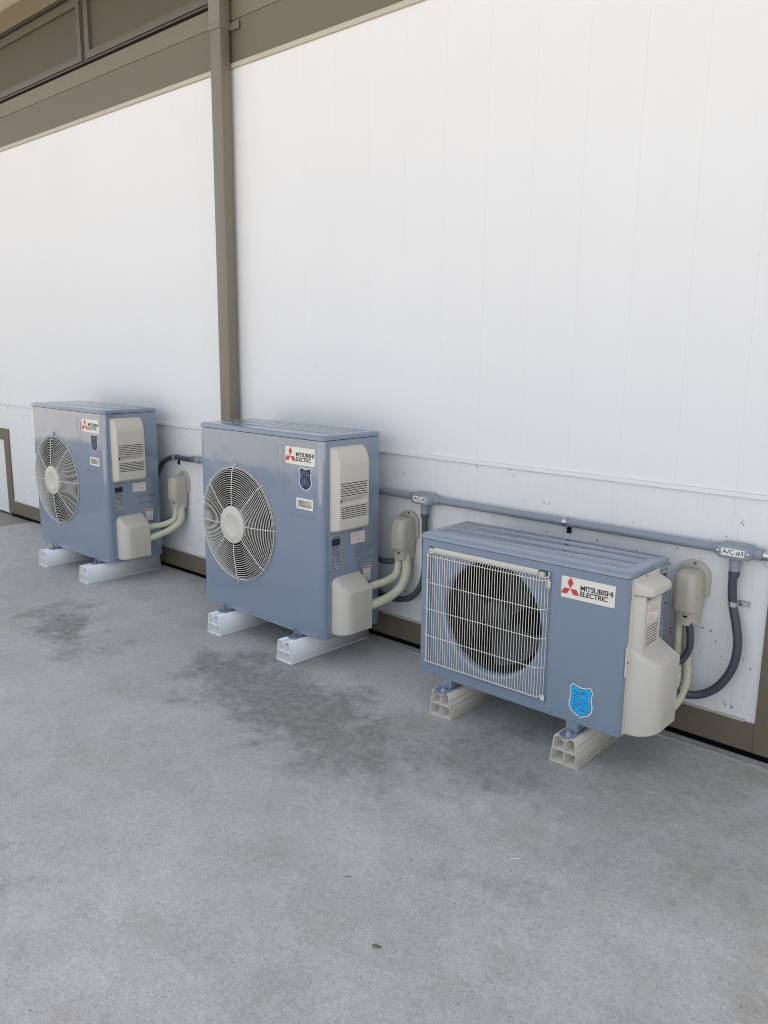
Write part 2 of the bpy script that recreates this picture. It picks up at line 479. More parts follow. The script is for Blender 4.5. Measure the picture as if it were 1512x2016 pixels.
for k in range(k0, 12):
    x0 = -.058 + k*PITCHB + .0001; x1 = x0 + PITCHB - .0002
    board(x0, x1, .8745, 2.622, WALL_U)
    # lower course: between the two crawl-space frames it runs down to the base trim
    if x1 < -4.436 or x0 > 1.087: board(x0, x1, .677, .858, WALL_L)
    elif x0 < -4.436:
        board(-4.4355, x1, .121, .858, WALL_L); board(x0, -4.4365, .677, .858, WALL_L)
    elif x1 > 1.087:
        board(x0, 1.0865, .121, .858, WALL_L); board(1.0875, x1, .677, .858, WALL_L)
    else: board(x0, x1, .121, .858, WALL_L)
boxo('gap_shade_sheet', BLACK, bld, -4.52, 6, -.0008, .145, -.012, -.0035)  # black sheet standing in for the unlit gap between slab and wall
boxo('flashing_strip', WALL_U, bld, -8, 5, -.010, .003, .8585, .874, .002, 1)
# base trim with the dark gap under it
bm = bmesh.new(); box(bm, -4.436, 1.087, -.008, .0033, .0225, .1205, .0015, 1)
link('base_trim', bm, BROWN, bld)
bm = bmesh.new()
R = random.Random(11); prev = None; xs = -4.43
while xs < 1.08:
    h = R.uniform(.004, .0075); d = R.uniform(.006, .0095)
    ring = [bm.verts.new((xs, -d, .1206)), bm.verts.new((xs, -d*.8, .1206+h)), bm.verts.new((xs, .0005, .1206+h*1.2)), bm.verts.new((xs, .0005, .1206))]
    if prev:
        for a in range(4): bm.faces.new((prev[a], prev[(a+1) % 4], ring[(a+1) % 4], ring[a]))
    prev = ring; xs += R.uniform(.02, .05)
link('lit_edge_bead', bm, TRIMC, bld, ang=60)  # pale bead built in for the light caught along the trim's top edge
def crawl_frame(x_in, x_out, sgn):
    # sgn -1: the hatch lies to the left
    a, b = sorted((x_in, x_out))
    f = boxo('hatch_frame', BROWN, bld, a, b, -.009, .0034, .0225, .676, .0015, 1)
    far = x_out - 1.3 if sgn < 0 else x_out + 1.3
    c, d = sorted((far, x_out))
    boxo('frame_head', BROWN, f, c, d - .0005 if sgn < 0 else d, -.009, .0034, .588, .676, .0015, 1)
    boxo('hatch_panel', WALL_L, f, c, d, .0, .003, .012, .588)
crawl_frame(-4.436, -4.529, -1)
crawl_frame(1.087, 1.187, 1)
# taupe band and high windows
boxo('band_moulding', TRIMC, bld, -8, 5, -.012, .0033, 2.6225, 2.645, .003, 2)
boxo('lower_band', BROWN, bld, -8, 5, -.004, .149, 2.6455, 2.832, .001, 1)
boxo('upper_band', BROWN2, bld, -8, 5, -.007, .149, 2.8325, 2.918, .001, 1)
boxo('sill_recess', BLACK, bld, -8, 5, .03, .149, 2.9185, 2.945)  # black box paints the shadow line under the sashes
boxo('window_head', BROWN2, bld, -8, 5, -.012, .149, 3.335, 3.452, .002, 1)
boxo('head_gap', BLACK, bld, -8, 5, .02, .149, 3.318, 3.334)  # black box paints the shadow line above the sashes
def window(x0, x1, z0=2.946, z1=3.317):
    t = .042
    f = plateo('window', SASH, bld, [[(x0, z0), (x1, z0), (x1, z1), (x0, z1)], [(x0+.010, z0+.010), (x0+.010, z1-.010), (x1-.010, z1-.010), (x1-.010, z0+.010)]], .012, .09, FRONT)
    a, b, c, d = x0+.012, x1-.012, z0+.012, z1-.012
    plateo('sash', make_sash, f, [[(a, c), (b, c), (b, d), (a, d)], [(a+t, c+t), (a+t, d-t), (b-t, d-t), (b-t, c+t)]], .004, .05, FRONT, .0015)
    boxo('pane', GLASS, f, a+t-.004, b-t+.004, .024, .030, c+t-.004, d-t+.004)
make_sash = make_brown('sash_paint', (.105, .09, .067), .4, .03)
window(-4.62, -3.012); window(-2.985, -1.71); window(-6.26, -4.65); window(-1.50, -.08); window(-.05, 1.55)
boxo('mullion', SASH, bld, -3.0105, -2.9865, .016, .149, 2.946, 3.317)
boxo('wall_pier', BROWN, bld, -1.708, -1.502, -.002, .149, 2.9455, 3.317)
boxo('soffit', CREAMS, bld, -9, 6, -.70, .149, 3.462, 3.50)  # overhang lies out of view, its reach sized to darken the upper wall
boxo('fascia', BROWN2, bld, -9.02, 6.02, -.74, -.702, 3.44, 3.66, .004, 1)
boxo('roof', BROWN, bld, -9.02, 6.02, -.7005, 7.3, 3.502, 3.70)

# ---------------------------------------------------------------- downspout
dsp = thing('downspout', 'taupe square downspout running down the white wall behind the middle unit', 'downspout', (-1.61, -.045, 0))
def dsbox(name, x0, x1, y0, y1, z0, z1, bev, par, mat=PIPEB):
    return boxo(name, mat, par, x0+1.61, x1+1.61, y0+.045, y1+.045, z0, z1, bev, 2)
dsbox('pipe', -1.651, -1.568, -.078, -.020, .0, 2.80, .006, dsp)
dsbox('pipe_sleeve', -1.654, -1.565, -.081, -.017, 2.801, 3.461, .006, dsp)
st = dsbox('strap', -1.656, -1.563, -.083, -.012, 2.785, 2.815, .002, dsp)
bm = bmesh.new(); box(bm, .0475, .105, .026, .036, 2.783, 2.817, .002, 1)
link('strap_tab', bm, PIPEB, st)
bm = bmesh.new(); tube(bm, [(.088, .026, 2.80), (.088, .021, 2.80)], .006, 8); link('screw', bm, PIPEB, st)

# ---------------------------------------------------------------- supporting blocks (hollow extruded plastic)
def block_mesh(mat, L):
    T, bw, tw, h = .0026, .0498, .0375, .095
    r = .008
    outer = [(-bw, 0), (bw, 0), (tw+.001, h-r), (tw-.002, h-.002), (tw-.008, h), (.0095, h), (.0095, h-.010), (-.0095, h-.010), (-.0095, h), (-tw+.008, h), (-tw+.002, h-.002), (-tw-.001, h-r)]
    def xw(z): return bw - (bw-tw)*z/h - T*1.1
    zm = .046
    cells = []
    for s in (-1, 1):
        lo = [(s*T/2, T*.6), (s*xw(T), T*.6), (s*xw(zm-T/2), zm-T/2), (s*T/2, zm-T/2)]
        hi = [(s*T/2, zm+T/2), (s*xw(zm+T/2), zm+T/2), (s*(tw-T), h-r), (s*(tw-.009), h-T), (s*(.0095+T), h-T), (s*(.0095+T), h-.010-T), (s*T/2, h-.010-T)]
        cells += [lo, hi]
    bm = plate_bm([outer]+cells, 0, L, FRONT)
    # ribbed long sides
    for s in (-1, 1):
        for z in ((.002,) if mat is WHITEP else (.002, .024, .046, .068)):
            x = bw - (bw-tw)*z/h
            a = s*(x - .001); b = s*(x + (.0022 if z < .01 else .0004))
            box(bm, min(a, b), max(a, b), .001, L-.001, z, z+.0035)
    me = bpy.data.meshes.new('block'); bmesh.ops.recalc_face_normals(bm, faces=bm.faces); bm.to_mesh(me); bm.free()
    me.materials.append(mat)
    return me
BL_W, BL_B = block_mesh(WHITEP, .47), block_mesh(BEIGEP, .46)
for (x, y, rz, me, lab) in ((-2.87, -.523, .010, BL_W, 'white hollow plastic block under the left end of the farthest unit'),
                        (-2.361, -.526, .0105, BL_W, 'white hollow plastic block under the right end of the farthest unit'),
                        (-1.1533, -.5172, -.009, BL_W, 'white hollow plastic block under the fan end of the middle unit'),
                        (-.657, -.5172, -.009, BL_W, 'white hollow plastic block under the label end of the middle unit'),
                        (.1474, -.4664, .0165, BL_B, 'beige hollow plastic block under the grille end of the small near unit'),
                        (.6541, -.4664, .0165, BL_B, 'beige hollow plastic block under the shield sticker of the small near unit')):
    o = link_me('support_block', me, None, (x, y, 0)); o.rotation_euler = (0, 0, rz)
    tag(o, lab, 'support block', 'hollow plastic blocks carrying the units')

# ---------------------------------------------------------------- air conditioner parts
def casing_outline(w, d, r, n=7):
    P = [(r, 0)]
    def arc(cx, cy, a0, a1):
        return [(cx + r*math.cos(math.radians(a0+(a1-a0)*i/(n-1))), cy + r*math.sin(math.radians(a0+(a1-a0)*i/(n-1)))) for i in range(n)]
    P += arc(r, r, 270, 180)[1:]
    P += [(0, d-.004), (.004, d), (w-.004, d), (w, d-.004)]
    P += arc(w-r, r, 360, 270)
    return P
def lid(root, w, d, r, z0, z1, ribs):
    bm = bmesh.new()
    def ring(e, z, rad):
        return [(x, y, z) for x, y in rr(-.002+e, w+.002-e, -.003+e, d+.002-e, (.006, .006, .006, .006) if False else (rad, .008, .008, rad), 6)]
    b = z1-z0
    loft(bm, [ring(.004, z0+.001, r), ring(0, z0, r), ring(0, z1-b*.45, r), ring(.0015, z1-b*.22, r), ring(.005, z1-b*.07, r), ring(.011, z1-b*.005, r), ring(.03, z1, r)])
    L = link('lid', bm, BLUE_T, root, ang=40)
    for (x0, x1, y0, y1) in ribs:
        bm = bmesh.new()
        def rg(e, z): return [(x, y, z) for x, y in rr(x0+e, x1-e, y0+e, y1-e, .012-e*.5, 5)]
        loft(bm, [rg(0, z1-.001), rg(0, z1+.0006), rg(.0003, z1+.0008)], cap0=False)
        link('rib', bm, BLUE_T, L, ang=50)
    bm = bmesh.new()
    loft(bm, [[(x, y, z) for x, y in rr(.006, w-.006, .006, d-.006, r*.8, 6)] for z in (z0-.012, z0+.006)], cap0=False, cap1=False)
    link('lid_seam', bm, BLACK, L)
    return L
def screw(parent, p, axis, r=.0042):
    bm = bmesh.new(); p = Vector(p); a = Vector(axis)
    tube(bm, [p - a*.001, p + a*.0018, p + a*.0026], [r, r, r*.6], 8)
    return link('screw', bm, STEEL_P, parent, ang=60)
STEEL_P = simple('painted_screw', (.20, .25, .32), .35, .4, var=.1)
def logo(root, x0, x1, z0, z1, d):
    pl = plateo('logo_plate', LOGOC, root, [rr(x0, x1, z0, z1, .0015, 3)], -d-.0008, -d+.0004, FRONT)
    W, H = x1-x0, z1-z0
    f = -d-.0008
    cx, cz, s = x0+W*.172, z0+H*.46, H*.305
    loops = []
    for a in (90, 210, 330):
        q = [(0, 0)]
        for (rad, an) in ((s, a-30), (s*math.sqrt(3), a), (s, a+30)):
            q.append((rad*math.cos(math.radians(an)), rad*math.sin(math.radians(an))))
        ox, oz = .0006*math.cos(math.radians(a)), .0006*math.sin(math.radians(a))
        loops.append([(cx+ox+p[0], cz+oz+p[1]) for p in q])
    link('emblem', plate_bm(loops, f-.0004, f+.0003, FRONT), RED, pl, smooth=False)
    bmt = text_bm('MITSUBISHI', x0+W*.365, x0+W*.965, z0+H*.475, z0+H*.715, f-.0002, FRONT, .022)
    join(bmt, text_bm('ELECTRIC', x0+W*.365, x0+W*.875, z0+H*.20, z0+H*.44, f-.0002, FRONT, .022))
    link('lettering', bmt, INK, pl, smooth=False)
    return pl
def shield_pts(cx, cz, W, H, e=0):
    half = [(0, .46), (.20, .49), (.375, .535), (.47, .40), (.43, .22), (.44, .06), (.49, -.08), (.46, -.25), (.34, -.39), (.16, -.46), (.06, -.49), (0, -.56)]
    P = [(x, z) for x, z in half] + [(-x, z) for x, z in half[-2:0:-1]]
    out = []
    for x, z in P:
        L = math.hypot(x*W, z*H); s = (L-e)/L
        out.append((cx+x*W*s, cz+z*H*s))
    return out[::-1]
def shield(root, cx, cz, W, H, d, fill, rim, ink, seed):
    s = plateo('shield_sticker', LABELW, root, [shield_pts(cx, cz, W, H)], -d-.0006, -d+.0004, FRONT)
    f = -d-.0006
    plateo('sticker_rim', rim, s, [shield_pts(cx, cz, W, H, .004)], f-.0003, f+.0003, FRONT)
    plateo('sticker_field', fill, s, [shield_pts(cx, cz, W, H, .006)], f-.0006, f+.0003, FRONT)
    q = print_lines(cx-W*.30, cx+W*.30, cz-.30*H, cz+.36*H, 14, .34, seed)
    link('sticker_print', bars(FRONT, f-.0006, f-.0009, q), ink, s, smooth=False)
def side_label(root, name, mat, y0, y1, z0, z1, d, ink, n, seed, fill=.42):
    l = plateo(name, mat, root, [rr(y0, y1, z0, z1, .001, 3)], d-.0003, d+.0005, SIDE)
    link('print', bars(SIDE, d+.0005, d+.0008, print_lines(y0+.004, y1-.004, z0+.003, z1-.004, n, fill, seed)), ink, l, smooth=False)
    return l
def feet(root, xs, w, d, h, off):
    for x in xs:
        for (ya, yb, yb0) in ((-.040, .06, -.014), (d-.05, d+.03, d+.006)):
            bm = bmesh.new()
            # flat flange resting on the block, web going up under the base pan
            out_ = [(p[0], p[1]) for p in rr(x-.026, x+.026, ya, yb, .016, 5)]
            loft(bm, [[(a, b, -off) for a, b in out_], [(a, b, -off+.004) for a, b in out_]])
            box(bm, x-.022, x+.022, yb0+.018 if ya < 0 else ya+.004, (yb-.002) if ya < 0 else yb0-.012, -off+.0035, .001, .004, 2)
            f = link('foot', bm, BLUE, root, ang=40)
            bm = bmesh.new()
            c = (x, yb0 if ya < 0 else d+.014)
            tube(bm, [(c[0], c[1], -off+.004), (c[0], c[1], -off+.0055)], .012, 16)
            tube(bm, [(c[0], c[1], -off+.0055), (c[0], c[1], -off+.0125)], .0085, 6)
            tube(bm, [(c[0], c[1], -off+.0125), (c[0], c[1], -off+.0125+h)], .0045, 8)
            link('bolt', bm, STEEL_P if h > .01 else STEEL, f, ang=30)

def big_unit(loc, rz, label):
    w, d, r, zs = .84, .33, .028, .8305
    root = thing('air_conditioner', label, 'air conditioner', loc, rz, 'outdoor air conditioning units')
    C = (.278, .413); RH = .262
    # casing: wrap-round sheet and a front panel with the fan opening and the grip opening
    bm = bmesh.new()
    out_ = casing_outline(w, d, r)
    loft(bm, [[(x, y, z) for x, y in out_] for z in (0, .004, zs)], cap0=False, cap1=False, closed=False)
    loft(bm, [[(x, y, 0.0005) for x, y in rr(.004, w-.004, .004, d-.004, .02, 5)], [(x, y, 0.004) for x, y in rr(.004, w-.004, .004, d-.004, .02, 5)]])
    join(bm, plate_bm([[(r, 0), (w-r, 0), (w-r, zs), (r, zs)], circ(C[0], C[1], RH, 72)[::-1], rr(.692, .777, .5505, .5805, .002, 3)[::-1]], 0, .0012, FRONT))
    bmesh.ops.remove_doubles(bm, verts=bm.verts, dist=2e-5)
    cas = link('casing', bm, BLUE, root, ang=30)
    boxo('front_lip', BLUE, cas, .02, w-.03, -.0035, -.0002, .002, .010, .0015, 1)
    # shallow pressed ribs and dashes on the front
    for (x0, x1, z0, z1) in ((.560, .566, .66, .800), (.592, .598, .60, .800)):
        boxo('rib', BLUE, cas, x0, x1, -.0015, .0005, z0, z1, .0012, 1)
    for (x0, x1) in ((.627, .659), (.687, .718), (.748, .782)):
        boxo('louvre_dash', BLUE, cas, x0, x1, -.0035, .0005, .512, .518, .0025, 2)
    lid(root, w, d, r, zs+.003, .853, ((.04, .79, .075, .1585), (.04, .79, .160, .2435), (.04, .79, .245, .315)))
    # side panel, a hair proud
    boxo('side_panel', BLUE, root, w-.004, w+.0016, .034, d-.001, .004, zs-.004, .0012, 1)
    dS = w+.0016
    for y0, z in ((.19, .355), (.19, .314)):
        boxo('panel_rib', BLUE, root, dS-.002, dS+.005, y0, y0+.102, z, z+.010, .0035, 2)
    # grip in the front
    gp = plateo('grip_frame', LABELW, root, [rr(.684, .785, .5425, .5885, .003, 3), rr(.6925, .7765, .551, .580, .002, 3)[::-1]], -.003, .0, FRONT, .0006)
    bm = bmesh.new()
    loft(bm, [[(x, y, z) for x, z in rr(.6925+e, .7765-e, .551+e, .580-e, .002, 3)] for y, e in ((-.0005, 0), (.022, .003))], cap0=False)
    link('grip_pocket', BEIGE and bm, BEIGE, gp)
    # fan opening: bell mouth, fan, inside coloured black for its shade
    bm = bmesh.new()
    prof = [(RH+.006, -.0012), (RH+.002, -.003), (RH-.002, -.001), (RH-.004, .008), (RH-.005, .022)]
    loft(bm, [[(C[0]+q*math.cos(2*PI*i/72), y, C[1]+q*math.sin(2*PI*i/72)) for i in range(72)] for q, y in prof], cap0=False, cap1=False)
    link('bell_mouth', bm, BLUE, root, ang=60)
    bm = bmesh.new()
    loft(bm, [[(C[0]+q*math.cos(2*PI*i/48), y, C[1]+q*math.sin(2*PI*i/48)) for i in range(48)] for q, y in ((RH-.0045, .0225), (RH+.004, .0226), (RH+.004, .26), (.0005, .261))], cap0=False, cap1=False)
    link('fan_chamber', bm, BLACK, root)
    fan(root, C, .235, .06, .075)
    # wire guard: hub, spokes, rings
    bm = bmesh.new()
    loft(bm, [[(C[0]+q*math.cos(2*PI*i/48), y, C[1]+q*math.sin(2*PI*i/48)) for i in range(48)] for q, y in ((.083, -.020), (.086, -.022), (.0865, -.030), (.084, -.034), (.078, -.0355), (.060, -.0357), (.057, -.0375), (.053, -.0378), (.050, -.036), (.0004, -.0362))], cap1=False)
    guard = link('fan_guard', bm, HUBM, root, ang=40)
    rings = [(.096+.0096*i, -.028 + .012*(i/15)**2) for i in range(16)] + [(.2475, -.0145), (.2545, -.0105), (.2575, -.0065), (.2585, -.003)]
    for q, y in rings:
        tubeo('ring_wire', WIRE, guard, [(C[0]+q*math.cos(2*PI*i/80), y, C[1]+q*math.sin(2*PI*i/80)) for i in range(80)], .00122, 5, True)
    for k in range(8):
        a = math.radians(45*k + 2)
        dr = Vector((math.cos(a), 0, math.sin(a))); c0 = Vector((C[0], 0, C[1]))
        P = [c0+dr*.075+Vector((0, -.0305, 0)), c0+dr*.13+Vector((0, -.0300, 0)), c0+dr*.19+Vector((0, -.0253, 0)), c0+dr*.240+Vector((0, -.0190, 0)), c0+dr*.257+Vector((0, -.0105, 0)), c0+dr*.264+Vector((0, -.0095, 0)), c0+dr*.268+Vector((0, -.001, 0))]
        tubeo('spoke', WIRE, guard, P, .0017, 6)
    for z in (C[1]+.272, C[1]-.270):
        bm = bmesh.new(); tube(bm, [(C[0]+.007*math.cos(2*PI*i/14), -.004, z+.009*math.sin(2*PI*i/14)) for i in range(14)], .0017, 5, True)
        tube(bm, [(C[0], -.0005, z), (C[0], -.006, z)], .0045, 8)
        link('guard_eye', bm, STEEL, guard, ang=50)
    logo(root, .6165, .7965, .725, .7965, 0)
    shield(root, .7385, .6685, .078, .094, 0, NAVY, NAVYINK, PALEINK, 4)
    # electrical cover on the side: sloping top, louvres, grip pocket
    bm = bmesh.new()
    Y0, Y1, Z0, Z1 = .040, .228, .455, .806
    def sec(o, y0, y1, z0, z1, q): return [(dS+o, y, z) for y, z in rr(y0, y1, z0, z1, q, 5)]
    loft(bm, [sec(0, Y0, Y1, Z0, Z1, .010), sec(.006, Y0, Y1, Z0, Z1-.001, .012), sec(.014, Y0+.003, Y1-.001, Z0+.002, Z1-.006, .014), sec(.026, Y0+.006, Y1-.003, Z0+.005, Z1-.018, .014),
              sec(.036, Y0+.008, Y1-.005, Z0+.008, Z1-.036, .014), sec(.042, Y0+.010, Y1-.007, Z0+.012, Z1-.052, .012), sec(.045, Y0+.014, Y1-.011, Z0+.017, Z1-.066, .010)], cap1=False)
    fy0, fy1, fz0, fz1 = Y0+.014, Y1-.011, Z0+.017, Z1-.066
    holes = []
    for i in range(6): holes.append(rr(fy0+.004, fy1-.006, .6075+i*.0098, .6075+i*.0098+.0036, .0012, 3)[::-1])
    for i in range(6): holes.append(rr(fy0+.005, fy1-.006, .516+i*.0086, .516+i*.0086+.0036, .0012, 3)[::-1])
    holes.append(rr(fy0+.001, fy1-.004, .5725, .602, .004, 4)[::-1])
    join(bm, plate_bm([rr(fy0, fy1, fz0, fz1, .010, 5)] + holes, dS+.0425, dS+.0451, SIDE))
    # grip pocket, deepest at its top
    p0 = rr(fy0+.001, fy1-.004, .5725, .602, .004, 4); p1 = rr(fy0+.004, fy1-.008, .592, .6018, .003, 4)
    loft(bm, [[(dS+.0448, y, z) for y, z in p0], [(dS+.026, y, z) for y, z in p1]], cap0=False)
    cov = link('electrical_cover', bm, BEIGE, root, ang=28)
    boxo('louvre_back', BLACK, cov, dS+.030, dS+.0335, fy0+.003, fy1-.003, .6045, .668)
    boxo('louvre_back', BLACK, cov, dS+.030, dS+.0335, fy0+.003, fy1-.003, .512, .5705)
    bm = bmesh.new(); tube(bm, [(dS+.034, fy0+.012, .587), (dS+.037, fy0+.012, .587)], .005, 8); link('screw', bm, BLACK, cov)
    # valve cover below it
    bm = bmesh.new()
    D = .078
    prof = []
    N = 10
    for i in range(N+1):
        tt = i/N; o = D*math.sin(tt*PI/2); y0 = .047 + .046*(1-math.cos(tt*PI/2))
        prof.append((o, y0, .262 - .058*(o/D)**1.15, .016 + .012*(o/D)**3))
    rings_ = [[(dS+o, y, z) for y, z in rr(y0, .209, z0, z1, (.003, .004, .030*(1-o/D*.55), .012), 6)] for (o, y0, z1, z0) in prof]
    rings_.append([(dS+D+.0006, y, z) for y, z in rr(.097, .206, .034, .198, (.003, .004, .012, .008), 6)])
    loft(bm, rings_)
    link('valve_cover', bm, BEIGE, root, ang=40)
    nl = side_label(root, 'name_plate', SILVER, .046, .098, .294, .443, dS, INK, 20, 7, .45)
    link('plate_block', bars(SIDE, dS+.0008, dS+.0012, [(.048, .096, .397, .425)]), NAVY, nl, smooth=False)
    side_label(root, 'warning_label', LABELW, .158, .241, .388, .437, dS, PINK, 10, 8, .38)
    l = side_label(root, 'caution_label', LABELW, .235, .279, .2125, .277, dS, SILVER, 12, 9, .5)
    link('label_head', bars(SIDE, dS+.0005, dS+.0011, [(.238, .276, .268, .274)]), RED, l, smooth=False)
    for p in ((.02, .825), (.02, .62), (.02, .02)): screw(root, (w-.006 if False else w, p[0]+.012, p[1]-.01), (1, 0, 0))
    for y in (.07, .28): screw(root, (w+.002, y, zs+.010), (1, 0, 0))
    screw(root, (dS, .315, .022), (1, 0, 0)); screw(root, (dS, .022+.02, .02), (1, 0, 0), .0035)
    for x in (.10, .42, .77): screw(root, (x, -.0036, .006), (0, -1, 0), .0035)
    feet(root, (.178+.0, .674), w, d, .024, loc[2]-.095)
    return root

def fan(root, C, R_, y, depth):
    bm = bmesh.new()
    loft(bm, [[(C[0]+q*math.cos(2*PI*i/24), yy, C[1]+q*math.sin(2*PI*i/24)) for i in range(24)] for q, yy in ((.0005, y-.03), (.04, y-.028), (.055, y-.015), (.058, y+.05))], cap0=False, cap1=False)
    f = link('fan', bm, DARK, root, ang=40)
    for k in range(3):
        bm = bmesh.new(); rows = []
        for i in range(9):
            q = .05 + (R_-.05)*i/8
            row = []
            for j in range(9):
                a = math.radians(120*k + 20 + (j/8)*(78 - 10*math.sin(i/8*PI)) + 14*(i/8)**2)
                row.append((C[0]+q*math.cos(a), y - .02 + depth*(j/8) + .012*math.sin(PI*j/8), C[1]+q*math.sin(a)))
            rows.append(row)
        loft(bm, rows, False, False, closed=False)
        link('blade', bm, DARK, f, ang=60)
    return f

def small_unit(loc, rz, label):
    w, d, r, zs = .80, .285, .018, .507
    root = thing('air_conditioner', label, 'air conditioner', loc, rz, 'outdoor air conditioning units')
    bm = bmesh.new()
    loft(bm, [[(x, y, z) for x, y in casing_outline(w, d, r)] for z in (0, .004, zs)], cap0=False, cap1=False, closed=False)
    loft(bm, [[(x, y, 0.0005) for x, y in rr(.004, w-.004, .004, d-.004, .014, 5)], [(x, y, 0.004) for x, y in rr(.004, w-.004, .004, d-.004, .014, 5)]])
    ox0, ox1, oz0, oz1 = .036, .541, .034, .483
    join(bm, plate_bm([[(r, 0), (w-r, 0), (w-r, zs), (r, zs)], rr(ox0, ox1, oz0, oz1, .008, 4)[::-1]], 0, .0012, FRONT))
    bmesh.ops.remove_doubles(bm, verts=bm.verts, dist=2e-5)
    cas = link('casing', bm, BLUE, root, ang=30)
    for (x0, x1) in ((.03, .46), (.48, .70), (.725, .755)): boxo('base_lip', BLUE, cas, x0, x1, -.004, .0005, .010, .015, .002, 2)
    lid(root, w, d, r, zs+.002, .527, ((.03, .765, .050, .1265), (.03, .765, .128, .2075), (.03, .765, .209, .268)))
    # recessed panel round the fan with a bell mouth
    C, RH = (.299, .264), .199
    px0, px1, pz0, pz1 = ox0+.004, ox1-.004, oz0+.004, oz1-.004
    bm = plate_bm([rr(px0, px1, pz0, pz1, .006, 4), circ(C[0], C[1], RH+.012, 64)[::-1]], .016, .0172, FRONT)
    loft(bm, [[(x, y, z) for x, z in rr(ox0-e, ox1+e, oz0-e, oz1+e, .008, 4)] for y, e in ((.0006, 0), (.004, -.002), (.0165, -.004))], cap0=False, cap1=False)
    prof = [(RH+.0121, .016), (RH+.006, .0172), (RH+.001, .022), (RH-.002, .030), (RH-.003, .038)]
    loft(bm, [[(C[0]+q*math.cos(2*PI*i/64), y, C[1]+q*math.sin(2*PI*i/64)) for i in range(64)] for q, y in prof], cap0=False, cap1=False)
    link('fan_panel', bm, BLUE, root, ang=40)
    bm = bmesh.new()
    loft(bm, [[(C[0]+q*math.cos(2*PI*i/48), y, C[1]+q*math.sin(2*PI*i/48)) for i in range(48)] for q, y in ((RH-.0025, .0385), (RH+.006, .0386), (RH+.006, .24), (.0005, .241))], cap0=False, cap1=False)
    link('fan_chamber', bm, BLACK, root)  # coloured black for the shade inside the casing
    fan(root, C, .175, .07, .06)
    # cream mounting strip along the top of the guard
    bm = bmesh.new()
    prof = [(.0005, .482), (-.003, .4805), (-.006, .470), (-.004, .462), (.010, .460), (.010, .478)]
    loft(bm, [[(x, y, z) for y, z in prof] for x in (.066, .49)])
    box(bm, .492, .512, -.004, .012, .455, .476, .003, 1); box(bm, .045, .064, -.004, .012, .455, .476, .003, 1)
    box(bm, .520, .536, -.002, .014, .425, .452, .003, 1)
    guard = link('wire_guard', bm, HUBM, root, ang=40)
    yo, zt, zb = -.024, .456, .055
    xs = [.056 + .0105*i for i in range(44)]
    V = []
    for x in xs:
        P = [(x, .006, zt+.017), (x, yo+.008, zt+.011), (x, yo+.002, zt+.006), (x, yo, zt-.002), (x, yo, zb+.008), (x, yo+.003, zb-.002), (x, .012, zb-.012)]
        V.append(P)
    base = None
    for P in V:
        if base is None:
            base = tubeo('upright_wire', WIRE, guard, [(p[0]-P[0][0], p[1], p[2]) for p in P], .00100, 6, loc=(P[0][0], 0, 0))
        else: link_me('upright_wire', base.data, guard, (P[0][0], 0, 0))
    for (x, y) in ((.5165, yo+.004), (.5235, yo+.012), (.5295, yo+.021), (.0475, yo+.006), (.0425, yo+.016)):
        tubeo('upright_wire', WIRE, guard, [(x, y, zt+.004), (x, y, zb-.004)], .00100, 6)
    for z in (zt-.001, .357, .258, .158, zb+.004):
        y = yo-.0028
        P = [(.038, .012, z), (.0395, yo+.016, z), (.044, yo+.004, z), (.053, y, z), (.507, y, z), (.519, yo+.003, z), (.5265, yo+.013, z), (.533, .012, z)]
        tubeo('cross_wire', WIRE, guard, P, .0012, 6)
    # wire hooks at the guard's upper corners
    for (x, s) in ((.052, -1), (.524, 1)):
        tubeo('guard_hook', WIRE, guard, smooth_path([(x-s*.012, -.006, .462), (x+s*.002, -.010, .463), (x+s*.008, -.006, .470), (x+s*.004, .0, .479)], 4), .0017, 6)
    bm = bmesh.new(); box(bm, .519, .533, -.001, .003, .040, .058, .001, 1); link('guard_clip', bm, WIRE, guard)
    logo(root, .575, .757, .410, .479, 0)
    shield(root, .6655, .078, .086, .104, 0, SKYBLUE, NAVY, NAVYINK, 5)
    # service cover on the right side
    dS = w
    bm = plate_bm([[(.018, .004), (.21, .004), (.21, .506), (.018, .506), (.018, .30), (.006, .29), (.006, .20), (.018, .19)]], dS-.0005, dS+.004, SIDE, .001)
    def sec(o, y0, y1, z0, z1, q): return [(dS+o, y, z) for y, z in rr(y0, y1, z0, z1, q, 5)]
    # upper shell with pocket and vents
    loft(bm, [sec(.003, .030, .188, .255, .452, .006), sec(.020, .036, .178, .258, .4525, .008), sec(.031, .042, .170, .26, .453, .008), sec(.0345, .047, .165, .262, .4535, .006)], cap0=False, cap1=False)
    holes = [rr(.050, .160, .436, .4515, .003, 4)[::-1]] + [rr(.066, .148, .2905+i*.0094, .2905+i*.0094+.004, .0015, 3)[::-1] for i in range(7)]
    join(bm, plate_bm([rr(.047, .165, .262, .4535, .006, 5)] + holes, dS+.0325, dS+.0346, SIDE))
    loft(bm, [sec(.0344, .050, .160, .436, .4515, .003), sec(.016, .054, .156, .440, .4513, .003)], cap0=False)
    box(bm, dS+.020, dS+.0262, .060, .155, .286, .36)
    # protruding grip lip
    def lipsec(o, y0, y1, z0, z1): return [(dS+o, y, z) for y, z in rr(y0, y1, z0, z1, .006, 5)]
    loft(bm, [lipsec(.003, .026, .192, .4545, .4985), lipsec(.030, .030, .184, .4545, .490), lipsec(.050, .036, .176, .4545, .4835), lipsec(.058, .041, .171, .456, .4795), lipsec(.061, .046, .166, .459, .475)], cap0=False)
    # valve housing bulging out at the bottom
    D = .088; N = 10; rings_ = []
